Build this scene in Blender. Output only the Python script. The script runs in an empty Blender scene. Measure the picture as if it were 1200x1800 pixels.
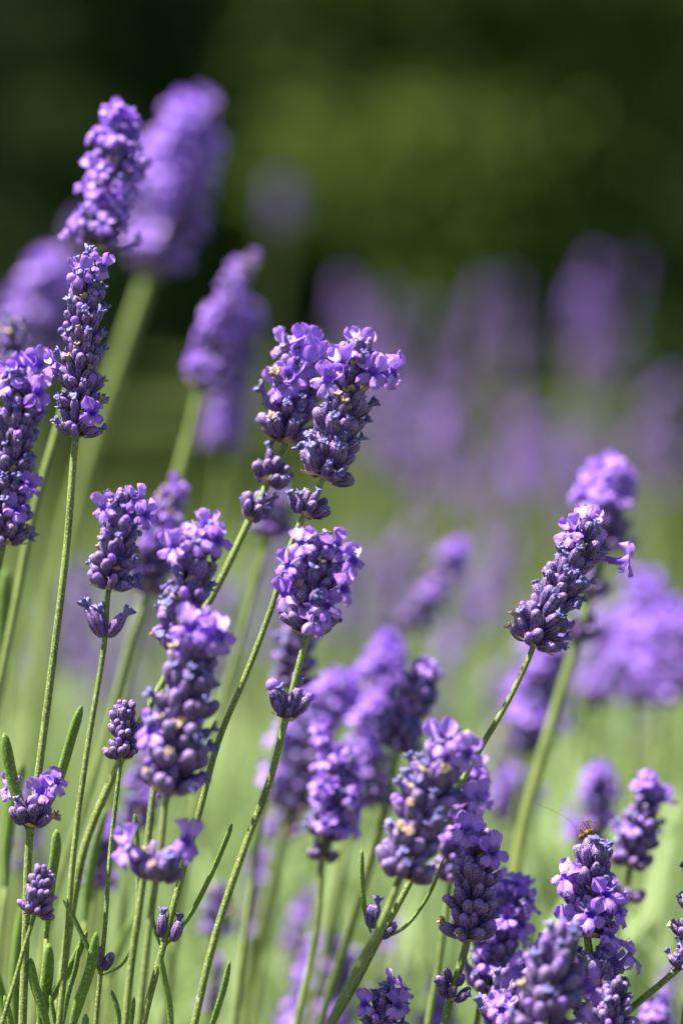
import bpy, math, random
import numpy as np
from mathutils import Vector, Matrix, Quaternion, noise as mnoise

scene = bpy.context.scene
COL = scene.collection
R = math.radians

# ------------------------------------------------------------------ camera
CAM_H = 0.62
PITCH = R(-6.0)
FOC = 0.80
LENS = 90.0
FPX = LENS / 36.0 * 1800.0          # focal length in pixels of the 1800 px tall photograph
cam_d = bpy.data.cameras.new("camera")
cam = bpy.data.objects.new("camera", cam_d)
COL.objects.link(cam)
cam.location = (0, 0, CAM_H)
cam.rotation_euler = (R(90) + PITCH, 0, 0)
cam_d.sensor_fit = 'VERTICAL'
cam_d.sensor_height = 36.0
cam_d.lens = LENS
cam_d.clip_start = 0.02
cam_d.clip_end = 400
cam_d.dof.use_dof = True
cam_d.dof.focus_distance = FOC
cam_d.dof.aperture_fstop = 3.3
scene.camera = cam
scene.render.resolution_x = 682
scene.render.resolution_y = 1024

# ------------------------------------------------------------------ world, sun, exposure
SUN_POS = Vector((-0.46, 0.02, 0.88)).normalized()
world = bpy.data.worlds.new("World")
scene.world = world
world.use_nodes = True
wn = world.node_tree.nodes
wl = world.node_tree.links
for n in list(wn):
    wn.remove(n)
wo = wn.new('ShaderNodeOutputWorld')
wb = wn.new('ShaderNodeBackground')
sky = wn.new('ShaderNodeTexSky')
sky.sky_type = 'NISHITA'
sky.sun_disc = False
sky.sun_elevation = math.asin(SUN_POS.z)
sky.sun_rotation = math.atan2(SUN_POS.x, SUN_POS.y)
wb.inputs['Strength'].default_value = 0.05
wl.new(sky.outputs[0], wb.inputs[0])
wl.new(wb.outputs[0], wo.inputs[0])
sd = bpy.data.lights.new("sun", 'SUN')
sd.energy = 5.0
sd.angle = R(0.53)
sd.color = (1.0, 0.965, 0.90)
sun = bpy.data.objects.new("sun", sd)
COL.objects.link(sun)
sun.rotation_euler = SUN_POS.to_track_quat('Z', 'Y').to_euler()
sun.location = (-3, -2, 6)
scene.view_settings.view_transform = 'Standard'
scene.view_settings.look = 'None'
scene.view_settings.gamma = 1
scene.view_settings.exposure = 1.7
scene.view_settings.use_curve_mapping = False

# ------------------------------------------------------------------ helpers
FWD = Vector((0, math.cos(PITCH), math.sin(PITCH)))
RIGHT = Vector((1, 0, 0))
UP = Vector((0, -math.sin(PITCH), math.cos(PITCH)))
CAMP = Vector((0, 0, CAM_H))


def at(px, py, D):
    """world point seen at pixel (px, py) of the photograph, D metres in front of the lens"""
    return CAMP + D * (FWD + RIGHT * ((px - 600) / FPX) + UP * ((900 - py) / FPX))


def tag(o, label=None, cat=None, group=None, kind=None):
    if label:
        o["label"] = label
    if cat:
        o["category"] = cat
    if group:
        o["group"] = group
    if kind:
        o["kind"] = kind
    return o


def empty(name, loc):
    o = bpy.data.objects.new(name, None)
    COL.objects.link(o)
    o.location = loc
    o.empty_display_size = 0.01
    return o


def link(name, me, parent=None, mat=None):
    """mat: matrix relative to the parent"""
    o = bpy.data.objects.new(name, me)
    COL.objects.link(o)
    if parent is not None:
        o.parent = parent
    if mat is not None:
        o.matrix_basis = mat
    return o


class Geo:
    """vertex / face / attribute buffers; attribute = (along, rib, random, 1)"""

    def __init__(self):
        self.v, self.f, self.c, self.mi, self.n = [], [], [], [], 0

    def add(self, v, f, c, mi=0):
        v = np.asarray(v, dtype=np.float64)
        self.v.append(v)
        for q in f:
            self.f.append(tuple(i + self.n for i in q))
        self.c.append(np.asarray(c, dtype=np.float64))
        self.mi += [mi] * len(f)
        self.n += len(v)

    def mesh(self, name, mats, smooth=True):
        me = bpy.data.meshes.new(name)
        V = np.concatenate(self.v)
        Cc = np.concatenate(self.c)
        me.from_pydata(V.tolist(), [], self.f)
        a = me.attributes.new("info", 'FLOAT_VECTOR', 'POINT')
        a.data.foreach_set("vector", Cc.astype(np.float32).ravel())
        for m in mats:
            me.materials.append(m)
        if len(mats) > 1:
            me.polygons.foreach_set("material_index", self.mi)
        me.polygons.foreach_set("use_smooth", [smooth] * len(me.polygons))
        me.update()
        return me


def spline(pts, per=8):
    """centripetal Catmull-Rom through Vectors (no loops where the spacing changes)"""
    P = [pts[0] * 2 - pts[1]] + list(pts) + [pts[-1] * 2 - pts[-2]]
    out = []
    for i in range(1, len(P) - 2):
        p0, p1, p2, p3 = P[i - 1], P[i], P[i + 1], P[i + 2]
        t0 = 0.0
        t1 = t0 + max(1e-4, (p1 - p0).length) ** .5
        t2 = t1 + max(1e-4, (p2 - p1).length) ** .5
        t3 = t2 + max(1e-4, (p3 - p2).length) ** .5
        for k in range(per):
            t = t1 + (t2 - t1) * k / per
            a1 = p0 * ((t1 - t) / (t1 - t0)) + p1 * ((t - t0) / (t1 - t0))
            a2 = p1 * ((t2 - t) / (t2 - t1)) + p2 * ((t - t1) / (t2 - t1))
            a3 = p2 * ((t3 - t) / (t3 - t2)) + p3 * ((t - t2) / (t3 - t2))
            b1 = a1 * ((t2 - t) / (t2 - t0)) + a2 * ((t - t0) / (t2 - t0))
            b2 = a2 * ((t3 - t) / (t3 - t1)) + a3 * ((t - t1) / (t3 - t1))
            out.append(b1 * ((t2 - t) / (t2 - t1)) + b2 * ((t - t1) / (t2 - t1)))
    out.append(P[-2].copy())
    return out


def tube(pts, radii, seg=12, profile=None, flat=1.0, side=None):
    """tube along pts; profile: radius factor per segment; flat squashes one axis"""
    n = len(pts)
    V, F, Cc = [], [], []
    nrm = None
    L = 0
    for i, p in enumerate(pts):
        t = (pts[min(i + 1, n - 1)] - pts[max(i - 1, 0)]).normalized()
        if nrm is None:
            s0 = side if side is not None else Vector((1, 0.1, 0))
            nrm = (s0 - t * s0.dot(t)).normalized()
        else:
            nrm = (nrm - t * nrm.dot(t)).normalized()
        b = t.cross(nrm)
        if i:
            L += (p - pts[i - 1]).length
        for k in range(seg):
            a = 2 * math.pi * k / seg
            f = profile[k] if profile else 1.0
            q = p + (nrm * math.cos(a) + b * math.sin(a) * flat) * radii[i] * f
            V.append(q[:])
            Cc.append((L * 20, f, a / 6.283))
    for i in range(n - 1):
        for k in range(seg):
            k2 = (k + 1) % seg
            F.append((i * seg + k, i * seg + k2, (i + 1) * seg + k2, (i + 1) * seg + k))
    for e, o in ((0, 0), (n - 1, (n - 1) * seg)):
        V.append(pts[e][:])
        Cc.append((L * 20 * (e > 0), 1, 0))
        c = len(V) - 1
        for k in range(seg):
            k2 = (k + 1) % seg
            F.append((c, o + k2, o + k) if e == 0 else (c, o + k, o + k2))
    return V, F, Cc


# ------------------------------------------------------------------ materials
def new_mat(name):
    m = bpy.data.materials.new(name)
    m.use_nodes = True
    nt = m.node_tree
    for n in list(nt.nodes):
        nt.nodes.remove(n)
    return m, nt


class NB:
    def __init__(self, nt):
        self.nt = nt

    def n(self, t, **kw):
        x = self.nt.nodes.new(t)
        for k, v in kw.items():
            setattr(x, k, v)
        return x

    def l(self, a, b):
        self.nt.links.new(a, b)

    def val(self, s, v):
        if hasattr(v, 'is_linked') or hasattr(v, 'links'):
            self.l(v, s)
        else:
            s.default_value = v

    def math(self, op, a, b=0.0, clamp=False):
        x = self.n('ShaderNodeMath', operation=op, use_clamp=clamp)
        self.val(x.inputs[0], a)
        self.val(x.inputs[1], b)
        return x.outputs[0]

    def mix(self, f, a, b, bt='MIX'):
        x = self.n('ShaderNodeMix', data_type='RGBA', blend_type=bt)
        self.val(x.inputs[0], f)
        self.val(x.inputs[6], a if not isinstance(a, tuple) else (*a, 1) if len(a) == 3 else a)
        self.val(x.inputs[7], b if not isinstance(b, tuple) else (*b, 1) if len(b) == 3 else b)
        return x.outputs[2]

    def noise(self, scale, detail=2, vec=None, rough=0.5):
        x = self.n('ShaderNodeTexNoise')
        x.inputs['Scale'].default_value = scale
        x.inputs['Detail'].default_value = detail
        x.inputs['Roughness'].default_value = rough
        if vec is not None:
            self.l(vec, x.inputs['Vector'])
        return x.outputs['Fac']

    def ramp(self, f, lo, hi):
        x = self.n('ShaderNodeMapRange')
        x.inputs[1].default_value = lo
        x.inputs[2].default_value = hi
        self.l(f, x.inputs[0])
        return x.outputs[0]

    def info(self):
        a = self.n('ShaderNodeAttribute', attribute_name='info')
        s = self.n('ShaderNodeSeparateXYZ')
        self.l(a.outputs['Vector'], s.inputs[0])
        return s.outputs

    def rnd(self, extra=None):
        o = self.n('ShaderNodeObjectInfo')
        r = o.outputs['Random']
        if extra is not None:
            r = self.math('FRACT', self.math('ADD', r, extra))
        return r

    def coord(self):
        return self.n('ShaderNodeNewGeometry').outputs['Position']

    def bump(self, h, strength, dist):
        b = self.n('ShaderNodeBump')
        b.inputs['Strength'].default_value = strength
        b.inputs['Distance'].default_value = dist
        self.l(h, b.inputs['Height'])
        return b.outputs[0]

    def finish(self, col, rough=0.7, spec=0.25, sheen=0.0, sheen_col=(1, 1, 1), trans=0.0, trans_col=None, normal=None, sheen_rough=0.4):
        p = self.n('ShaderNodeBsdfPrincipled')
        self.val(p.inputs['Base Color'], col if not isinstance(col, tuple) else (*col, 1))
        p.inputs['Roughness'].default_value = rough
        p.inputs['Specular IOR Level'].default_value = spec
        if sheen:
            p.inputs['Sheen Weight'].default_value = sheen
            p.inputs['Sheen Roughness'].default_value = sheen_rough
            p.inputs['Sheen Tint'].default_value = (*sheen_col, 1)
        if normal is not None:
            self.l(normal, p.inputs['Normal'])
        out = self.n('ShaderNodeOutputMaterial')
        if trans > 0:
            t = self.n('ShaderNodeBsdfTranslucent')
            self.val(t.inputs[0], trans_col if trans_col is not None else col)
            mx = self.n('ShaderNodeMixShader')
            mx.inputs[0].default_value = trans
            self.l(p.outputs[0], mx.inputs[1])
            self.l(t.outputs[0], mx.inputs[2])
            self.l(mx.outputs[0], out.inputs[0])
        else:
            self.l(p.outputs[0], out.inputs[0])


def mat_calyx():
    m, nt = new_mat("calyx_felt")
    b = NB(nt)
    i = b.info()
    r = b.rnd(i[2])
    pos = b.coord()
    dark = b.mix(r, (0.016, 0.004, 0.052), (0.068, 0.016, 0.145))
    pale = b.mix(r, (0.34, 0.21, 0.58), (0.58, 0.40, 0.80))
    fuzz = b.noise(3600, 2, pos)
    f1 = b.math('MULTIPLY', b.ramp(i[1], 0.0, 1.0), 0.24)
    f2 = b.math('ADD', f1, b.math('MULTIPLY', b.ramp(fuzz, 0.53, 0.66), 0.60), clamp=True)
    c = b.mix(f2, dark, pale)
    # greyish green towards the foot of the calyx, violet tip
    foot = b.ramp(i[0], 0.32, 0.0)
    c = b.mix(b.math('MULTIPLY', foot, 0.5), c, (0.16, 0.13, 0.17))
    tip = b.math('MULTIPLY', b.ramp(i[0], 0.72, 1.0), 0.30)
    c = b.mix(tip, c, (0.34, 0.20, 0.52))
    white = b.math('MULTIPLY', b.math('MULTIPLY', b.ramp(i[0], 0.45, 0.95), b.ramp(fuzz, 0.52, 0.62)), 0.55)
    c = b.mix(white, c, (0.72, 0.58, 0.84))
    nrm = b.bump(fuzz, 0.5, 0.0003)
    b.finish(c, 0.5, 0.30, 0.08, (0.9, 0.8, 1.0), 0.06, c, nrm)
    return m


def mat_petal():
    m, nt = new_mat("petal_violet")
    b = NB(nt)
    i = b.info()
    r = b.rnd(i[2])
    pos = b.coord()
    c = b.mix(r, (0.43, 0.18, 0.82), (0.64, 0.37, 0.95))
    n = b.noise(900, 3, pos)
    c = b.mix(b.math('MULTIPLY', b.ramp(n, 0.4, 0.7), 0.35), c, (0.66, 0.47, 0.93))
    # veins run along the petal, root is deeper
    vein = b.math('POWER', b.math('ABSOLUTE', b.math('SINE', b.math('MULTIPLY', i[1], 14.0))), 6.0)
    c = b.mix(b.math('MULTIPLY', vein, 0.32), c, (0.19, 0.075, 0.52))
    c = b.mix(b.math('MULTIPLY', b.ramp(i[0], 0.34, 0.0), 0.75), c, (0.15, 0.045, 0.46))
    c = b.mix(b.math('MULTIPLY', b.ramp(i[0], 0.86, 1.0), 0.45), c, (0.26, 0.10, 0.70))
    nrm = b.bump(n, 0.45, 0.0005)
    b.finish(c, 0.45, 0.42, 0.06, (0.9, 0.85, 1.0), 0.40, b.mix(0.3, c, (0.42, 0.16, 0.92)), nrm)
    return m


def mat_wither(name, c0, c1):
    m, nt = new_mat(name)
    b = NB(nt)
    i = b.info()
    r = b.rnd(i[2])
    pos = b.coord()
    n = b.noise(1500, 3, pos)
    c = b.mix(b.ramp(n, 0.35, 0.66), c0, c1)
    c = b.mix(b.math('MULTIPLY', b.math('POWER', r, 2.0), 0.7), c, c1)
    b.finish(c, 0.5, 0.4, 0.15, (0.85, 0.85, 1), 0.08, c, b.bump(n, 0.8, 0.0005))
    return m


def mat_green(name, dark, light, pale, sheen=0.3, trans=0.0, scale=1700):
    m, nt = new_mat(name)
    b = NB(nt)
    i = b.info()
    r = b.rnd()
    pos = b.coord()
    n1 = b.noise(60, 2, pos)
    n2 = b.noise(scale, 2, pos)
    c = b.mix(b.ramp(n1, 0.35, 0.65), dark, light)
    c = b.mix(b.math('MULTIPLY', b.ramp(i[1], 0.80, 1.06), 0.55), c, light)
    c = b.mix(b.math('MULTIPLY', b.ramp(n2, 0.52, 0.66), 0.75), c, pale)
    c = b.mix(b.math('MULTIPLY', r, 0.22), c, light)
    b.finish(c, 0.6, 0.3, sheen, (0.95, 1, 0.8), trans, c, b.bump(n2, 0.6, 0.0003))
    return m


def mat_simple(name, c0, c1, scale, rough=0.8, trans=0.0, useinfo=False, tc=None):
    m, nt = new_mat(name)
    b = NB(nt)
    pos = b.coord()
    n = b.noise(scale, 4, pos)
    f = b.ramp(n, 0.35, 0.65)
    if useinfo:
        i = b.info()
        f = b.math('ADD', b.math('MULTIPLY', f, 0.3), b.math('MULTIPLY', i[2], 0.7), clamp=True)
    c = b.mix(f, c0, c1)
    b.finish(c, max(rough, .7), 0.05, 0, (1, 1, 1), trans, tc if tc else c, b.bump(n, 0.4, 0.2 / scale))
    return m


M_CAL = mat_calyx()
M_PET = mat_petal()
M_BLU = mat_wither("withered_blue", (0.012, 0.008, 0.085), (0.26, 0.22, 0.56))
M_BRN = mat_wither("withered_brown", (0.20, 0.12, 0.065), (0.46, 0.33, 0.23))
M_BRA = mat_wither("bract_papery", (0.20, 0.12, 0.06), (0.50, 0.38, 0.22))
M_STEM = mat_green("stem_green", (0.048, 0.076, 0.011), (0.16, 0.215, 0.034), (0.44, 0.48, 0.21), 0.3)
M_LEAF = mat_green("leaf_green", (0.055, 0.12, 0.012), (0.16, 0.27, 0.035), (0.38, 0.47, 0.16), 0.12, 0.12)
ELM = [M_CAL, M_PET, M_BLU, M_BRN, M_BRA]      # material slots of a merged spike

# ------------------------------------------------------------------ element shapes (metres)
rs = random.Random(7)
MM = 0.001


def g_calyx(seed, closed):
    r = random.Random(seed)
    seg = 24
    prof = [(0, .30), (.06, .55), (.2, .84), (.42, 1.0), (.65, .98), (.84, .84), (.93, .66)]
    prof += [(1.0, .42), (1.03, .12)] if closed else [(.99, .66), (.93, .40)]
    L, W = 6.4 * MM * r.uniform(.94, 1.06), 1.78 * MM * r.uniform(.84, 1.10)
    bend = r.uniform(-.5, .5) * MM
    V, F, Cc = [], [], []
    for j, (t, w) in enumerate(prof):
        for k in range(seg):
            a = 2 * math.pi * k / seg
            rib = (1.0, .93, .93)[k % 3]
            teeth = 0.35 * MM * (1 if k % 6 == 0 else 0) if (not closed and t > .95) else 0
            rad = W * w * (rib if t > .05 and t < .97 else .97)
            V.append((math.cos(a) * rad + bend * t * t, math.sin(a) * rad, t * L + teeth))
            Cc.append((min(t, 1), 1.0 if k % 3 == 0 else 0.0, 0))
    for j in range(len(prof) - 1):
        for k in range(seg):
            k2 = (k + 1) % seg
            F.append((j * seg + k, j * seg + k2, (j + 1) * seg + k2, (j + 1) * seg + k))
    F.append(tuple((len(prof) - 1) * seg + k for k in range(seg)))
    g = Geo()
    g.add(V, F, Cc, 0)
    return g


def g_bud_tip(seed):
    """closed corolla bud poking out of the calyx"""
    r = random.Random(seed)
    V, F, Cc = [], [], []
    seg = 12
    prof = [(0, .6), (.3, .95), (.6, 1.0), (.85, .72), (1.0, .25)]
    for t, w in prof:
        for k in range(seg):
            a = 2 * math.pi * k / seg
            rr = w * 1.15 * MM * (1 + .08 * math.cos(2 * a + seed))
            V.append((math.cos(a) * rr, math.sin(a) * rr, t * 2.3 * MM))
            Cc.append((t, 0.1, 0))
    for j in range(len(prof) - 1):
        for k in range(seg):
            k2 = (k + 1) % seg
            F.append((j * seg + k, j * seg + k2, (j + 1) * seg + k2, (j + 1) * seg + k))
    F.append(tuple((len(prof) - 1) * seg + k for k in range(seg)))
    g = Geo()
    g.add(V, F, Cc, 1)
    return g


def g_wither(seed, slot):
    """shrivelled corolla: a crumpled tube that flares into ragged curled flaps"""
    r = random.Random(seed)
    V, F, Cc = [], [], []
    seg = 15
    prof = [(0, .75), (.28, .66), (.5, .7), (.68, 1.0), (.84, 1.3), (.97, 1.32), (1.0, .8), (.85, .35)]
    H = r.uniform(2.3, 3.4) * MM
    ph = r.uniform(0, 6.28)
    lean = Vector((r.uniform(-.7, .7), r.uniform(-.7, .7), 0)) * MM
    for j, (t, w) in enumerate(prof):
        for k in range(seg):
            a = 2 * math.pi * k / seg
            wob = mnoise.noise(Vector((math.cos(a) * 1.7 + seed * 3.1, math.sin(a) * 1.7, t * 3.2))) + .7 * mnoise.noise(Vector((math.cos(a) * 4.3, math.sin(a) * 4.3 + seed, t * 8)))
            fl = 1 + (.10 * math.cos(5 * a + ph) + .55 * wob) * min(1, t * 1.5)
            rr = w * 1.0 * MM * fl
            z = t * H + (wob * 1.1 + .08 * math.cos(5 * a + ph)) * MM * t
            V.append((math.cos(a + t * .6) * rr + lean.x * t, math.sin(a + t * .6) * rr + lean.y * t, z))
            Cc.append((t, .5 + wob * .5, 0))
    for j in range(len(prof) - 1):
        for k in range(seg):
            k2 = (k + 1) % seg
            F.append((j * seg + k, j * seg + k2, (j + 1) * seg + k2, (j + 1) * seg + k))
    F.append(tuple((len(prof) - 1) * seg + k for k in range(seg)))
    g = Geo()
    g.add(V, F, Cc, slot)
    return g


def g_petal(seed, upper):
    r = random.Random(seed)
    nu, nv = 8, 7
    L = (4.1 if upper else 3.2) * MM * r.uniform(.93, 1.07)
    W = (2.0 if upper else 1.4) * MM * r.uniform(.93, 1.07)
    cup = r.uniform(.5, 1.3) * MM * (1 if upper else -.8)
    curl = r.uniform(-1.5, .5) * MM if upper else r.uniform(-1.7, -.4) * MM
    ph = r.uniform(0, 6)
    V, F, Cc = [], [], []
    for j in range(nv):
        v = j / (nv - 1)
        w = (.40 + .60 * math.sin(min(v, .62) / .62 * math.pi / 2) ** 1.3) if v < .62 else math.sqrt(max(0, 1 - ((v - .62) / .40) ** 2))
        w = max(w, .24)
        for k in range(nu):
            u = k / (nu - 1) * 2 - 1
            x = u * w * W
            notch = .10 * math.exp(-(u / .25) ** 2) * v * v
            y = L * (v - notch + .03 * math.sin(5 * u + ph) * v)
            z = curl * v * v + cup * (u * u - .3) * (.4 + v) + .42 * MM * math.sin(3.4 * u + ph + v * 2) * v ** 2 + .42 * MM * math.sin(9 * u + ph) * v ** 3 + .2 * MM * math.sin(11 * v + ph) * u * u
            V.append((x, y, z))
            Cc.append((v, u * .5 + .5, 0))
    for j in range(nv - 1):
        for k in range(nu - 1):
            F.append((j * nu + k, j * nu + k + 1, (j + 1) * nu + k + 1, (j + 1) * nu + k))
    g = Geo()
    g.add(V, F, Cc, 1)
    return g


def g_corolla_tube():
    seg = 12
    V, F, Cc = [], [], []
    prof = [(-5.0, .62), (-3.2, .72), (-1.5, 1.0), (-.4, 1.4), (.05, 1.75), (-.15, 1.35), (-1.2, .75), (-2.5, .3)]
    for j, (z, w) in enumerate(prof):
        for k in range(seg):
            a = 2 * math.pi * k / seg
            V.append((math.cos(a) * w * MM, math.sin(a) * w * MM, z * MM))
            Cc.append((min(1, max(0, (z + 4.5) / 9)) if j < 5 else 0.02, .1, 0))
    for j in range(len(prof) - 1):
        for k in range(seg):
            k2 = (k + 1) % seg
            F.append((j * seg + k, j * seg + k2, (j + 1) * seg + k2, (j + 1) * seg + k))
    F.append(tuple((len(prof) - 1) * seg + k for k in range(seg)))
    g = Geo()
    g.add(V, F, Cc, 1)
    return g


def g_bract(seed):
    r = random.Random(seed)
    nu, nv = 5, 6
    L, W = 4.6 * MM * r.uniform(.8, 1.15), 1.7 * MM
    V, F, Cc = [], [], []
    ph = r.uniform(0, 6)
    for j in range(nv):
        v = j / (nv - 1)
        w = max(.05, math.sin(math.pi * (v * .86 + .14)) ** .8)
        for k in range(nu):
            u = k / (nu - 1) * 2 - 1
            V.append((u * w * W, .35 * MM * u * u + .3 * MM * math.sin(5 * v + ph), v * L + .3 * MM * math.sin(4 * u + ph) * v))
            Cc.append((v, u * .5 + .5, 0))
    for j in range(nv - 1):
        for k in range(nu - 1):
            F.append((j * nu + k, j * nu + k + 1, (j + 1) * nu + k + 1, (j + 1) * nu + k))
    g = Geo()
    g.add(V, F, Cc, 4)
    return g


LIB = {}


def lib(key, g, slot):
    me = g.mesh(key, [ELM[slot]])
    V = np.concatenate(g.v)
    LIB[key] = (me, V, g.f, np.concatenate(g.c), slot)


for k in range(5):
    lib("calyx_c%d" % k, g_calyx(k, True), 0)
    lib("calyx_o%d" % k, g_calyx(10 + k, False), 0)
for k in range(5):
    lib("blue_%d" % k, g_wither(20 + k, 2), 2)
for k in range(4):
    lib("brown_%d" % k, g_wither(40 + k, 3), 3)
for k in range(3):
    lib("tip_%d" % k, g_bud_tip(k), 1)
    lib("bract_%d" % k, g_bract(60 + k), 4)
for k in range(4):
    lib("petu_%d" % k, g_petal(70 + k, True), 1)
    lib("petl_%d" % k, g_petal(80 + k, False), 1)
lib("corolla", g_corolla_tube(), 1)


def frame(origin, z, ref, roll=0.0, s=1.0):
    """matrix with local z along z and local y towards ref"""
    z = z.normalized()
    y = ref - z * ref.dot(z)
    if y.length < 1e-6:
        y = Vector((0, 1, 0)) - z * z.y
    y.normalize()
    x = y.cross(z)
    M = Matrix(((x.x, y.x, z.x, origin.x), (x.y, y.y, z.y, origin.y), (x.z, y.z, z.z, origin.z), (0, 0, 0, 1)))
    return M @ Matrix.Rotation(roll, 4, 'Z') @ Matrix.Scale(s, 4)


def T(v):
    return Matrix.Translation(v)


# an element = (part name, mesh key, matrix, [ (sub-part name, key, local matrix) ])
def e_calyx(out, r, M, kind):
    """kind: closed, tip, blue, brown"""
    if kind == 'closed':
        out.append(("calyx", "calyx_c%d" % r.randrange(5), M, []))
    else:
        s = {'tip': ("corolla_bud", "tip_%d" % r.randrange(3)), 'blue': ("withered_corolla", "blue_%d" % r.randrange(5)),
             'brown': ("withered_corolla", "brown_%d" % r.randrange(4)), 'none': None}[kind]
        sub = []
        if s:
            sc = r.uniform(.75, 1.2)
            sub = [(s[0], s[1], T((0, 0, 5.2 * MM)) @ Matrix.Rotation(r.uniform(-.35, .35), 4, 'X') @ Matrix.Rotation(r.uniform(0, 6.28), 4, 'Z') @ Matrix.Scale(sc, 4))]
        out.append(("calyx", "calyx_o%d" % r.randrange(5), M, sub))


def e_blossom(out, r, M, s=1.0):
    """M: local z = where the flower faces, y = its upper lip"""
    sub = []
    for sg in (-1, 1):
        sub.append(("petal", "petu_%d" % r.randrange(4), T((sg * .75 * MM, .7 * MM, 0)) @ Matrix.Rotation(-sg * R(r.uniform(20, 32)), 4, 'Z')
                    @ Matrix.Rotation(R(r.uniform(-22, 42)), 4, 'X') @ Matrix.Rotation(sg * R(r.uniform(-28, 28)), 4, 'Y')))
    for a in (-58, 0, 58):
        sub.append(("petal", "petl_%d" % r.randrange(4), T((math.sin(R(a)) * 1.0 * MM, -math.cos(R(a)) * .9 * MM, 0)) @ Matrix.Rotation(R(180 + a + r.uniform(-9, 9)), 4, 'Z')
                    @ Matrix.Rotation(R(r.uniform(-25, 30)), 4, 'X')))
    out.append(("blossom", "corolla", M @ Matrix.Scale(s, 4), sub))


def gen_whorl(out, r, p, t, s, f, n_out=9, n_in=6, mixw=(.44, .12, .36, .08), pb=0.0, spread=(60, 24), bracts=4, avoid=()):
    """p point, t axis direction, f 0 = bottom of the spike, 1 = tip"""
    ref = Vector((0, -1, 0))
    x = (ref - t * ref.dot(t)).normalized()
    y = t.cross(x)
    kinds = ['closed', 'tip', 'blue', 'brown']

    def ring(n, lift, tilt, rad, sc, ph):
        for k in range(n):
            a = ph + 2 * math.pi * k / n + r.uniform(-.22, .22)
            rd = x * math.cos(a) + y * math.sin(a)
            tl = R(tilt + r.uniform(-17, 14))
            d = rd * math.sin(tl) + t * math.cos(tl)
            o = p + t * lift * s * (1 + r.uniform(-.25, .25)) + t * r.uniform(-1.1, 1.3) * MM * s + rd * rad * s
            skip = False
            for q in avoid:
                if d.angle(q) < .42:
                    skip = True
            if skip and n == n_out:
                continue
            kd = r.choices(kinds, mixw)[0]
            M = frame(o, d, t, r.uniform(0, 6.28), s * sc * r.uniform(.86, 1.1))
            if r.random() < pb:
                e_calyx(out, r, M, 'none')
                fc = (d * .8 + rd * .5 + t * .1 + Vector((0, 0, .1))).normalized()
                e_blossom(out, r, frame(o + d * 9.3 * MM * s, fc, t, r.uniform(-.4, .4)), s * r.uniform(.85, 1.05))
            else:
                e_calyx(out, r, M, kd)

    tl = spread[0] + (spread[1] - spread[0]) * f
    ring(n_out, 0, tl, 2.3 * MM, .86, r.uniform(0, 6))
    if n_in:
        ring(n_in, 2.6 * MM, tl * .58, 1.7 * MM, .84, r.uniform(0, 6))
    for k in range(bracts):
        a = 2 * math.pi * k / max(1, bracts) + r.uniform(-.4, .4)
        rd = x * math.cos(a) + y * math.sin(a)
        tl2 = R(tl + 18 + r.uniform(-10, 12))
        d = rd * math.sin(tl2) + t * math.cos(tl2)
        out.append(("bract", "bract_%d" % r.randrange(3), frame(p - t * 1.0 * MM * s + rd * 1.0 * MM * s, d, t, r.uniform(-.3, .3), s), []))


def path_len(pts):
    return sum((pts[i + 1] - pts[i]).length for i in range(len(pts) - 1))


def path_at(pts, d):
    for i in range(len(pts) - 1):
        l = (pts[i + 1] - pts[i]).length
        if d <= l or i == len(pts) - 2:
            return pts[i].lerp(pts[i + 1], d / l), (pts[i + 1] - pts[i]).normalized()
        d -= l


def emit(thing, elems, merged):
    inv = T(-Vector(thing.location))
    if not merged:
        for nm, key, M, sub in elems:
            o = link(nm, LIB[key][0], thing, inv @ M)
            for sn, sk, sm in sub:
                link(sn, LIB[sk][0], o, sm)
        return
    me = merge_mesh(elems, inv)
    link("flower_spike", me, thing)


def merge_mesh(elems, inv):
    g = Geo()
    rr = random.Random(3)

    def put(key, M):
        _, V, F, Cc, slot = LIB[key]
        A = np.array(M)
        W = V @ A[:3, :3].T + A[:3, 3]
        c2 = Cc.copy()
        c2[:, 2] = rr.random()
        g.add(W, F, c2, slot)
    for nm, key, M, sub in elems:
        put(key, inv @ M)
        for sn, sk, sm in sub:
            put(sk, inv @ M @ sm)
    return g.mesh("flower_spike", ELM)


STEM_PROF = [1.06, .90, .88, 1.06, .90, .88, 1.06, .90, .88, 1.06, .90, .88]


def make_leaf(thing, pts, w, seed=0):
    """narrow curled-margin leaf along 3D pts, root first"""
    P = spline([p - Vector(thing.location) for p in pts], 6)
    n = len(P)
    rad = []
    for i in range(n):
        t = i / (n - 1)
        k = (.42 + .58 * min(1, t / .3)) * (1 if t < .72 else math.sqrt(max(.03, 1 - ((t - .72) / .285) ** 2)))
        rad.append(w * k)
    prof = [1.0, .95, .72, .42, .72, .95, 1.0, .97, .95, .97] if False else [1.0, .96, .85, .55, .85, .96, 1.0, .97, .92, .97]
    prof = [1.0, .97, .80, .62, .80, .97, 1.0, .98, .95, .92, .95, .98]
    v, f, c = tube(P, rad, 12, prof, .62, Vector((1, .5, .2)))
    g = Geo()
    g.add(v, f, c)
    return link("leaf", g.mesh("leaf", [M_LEAF]), thing)


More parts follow.
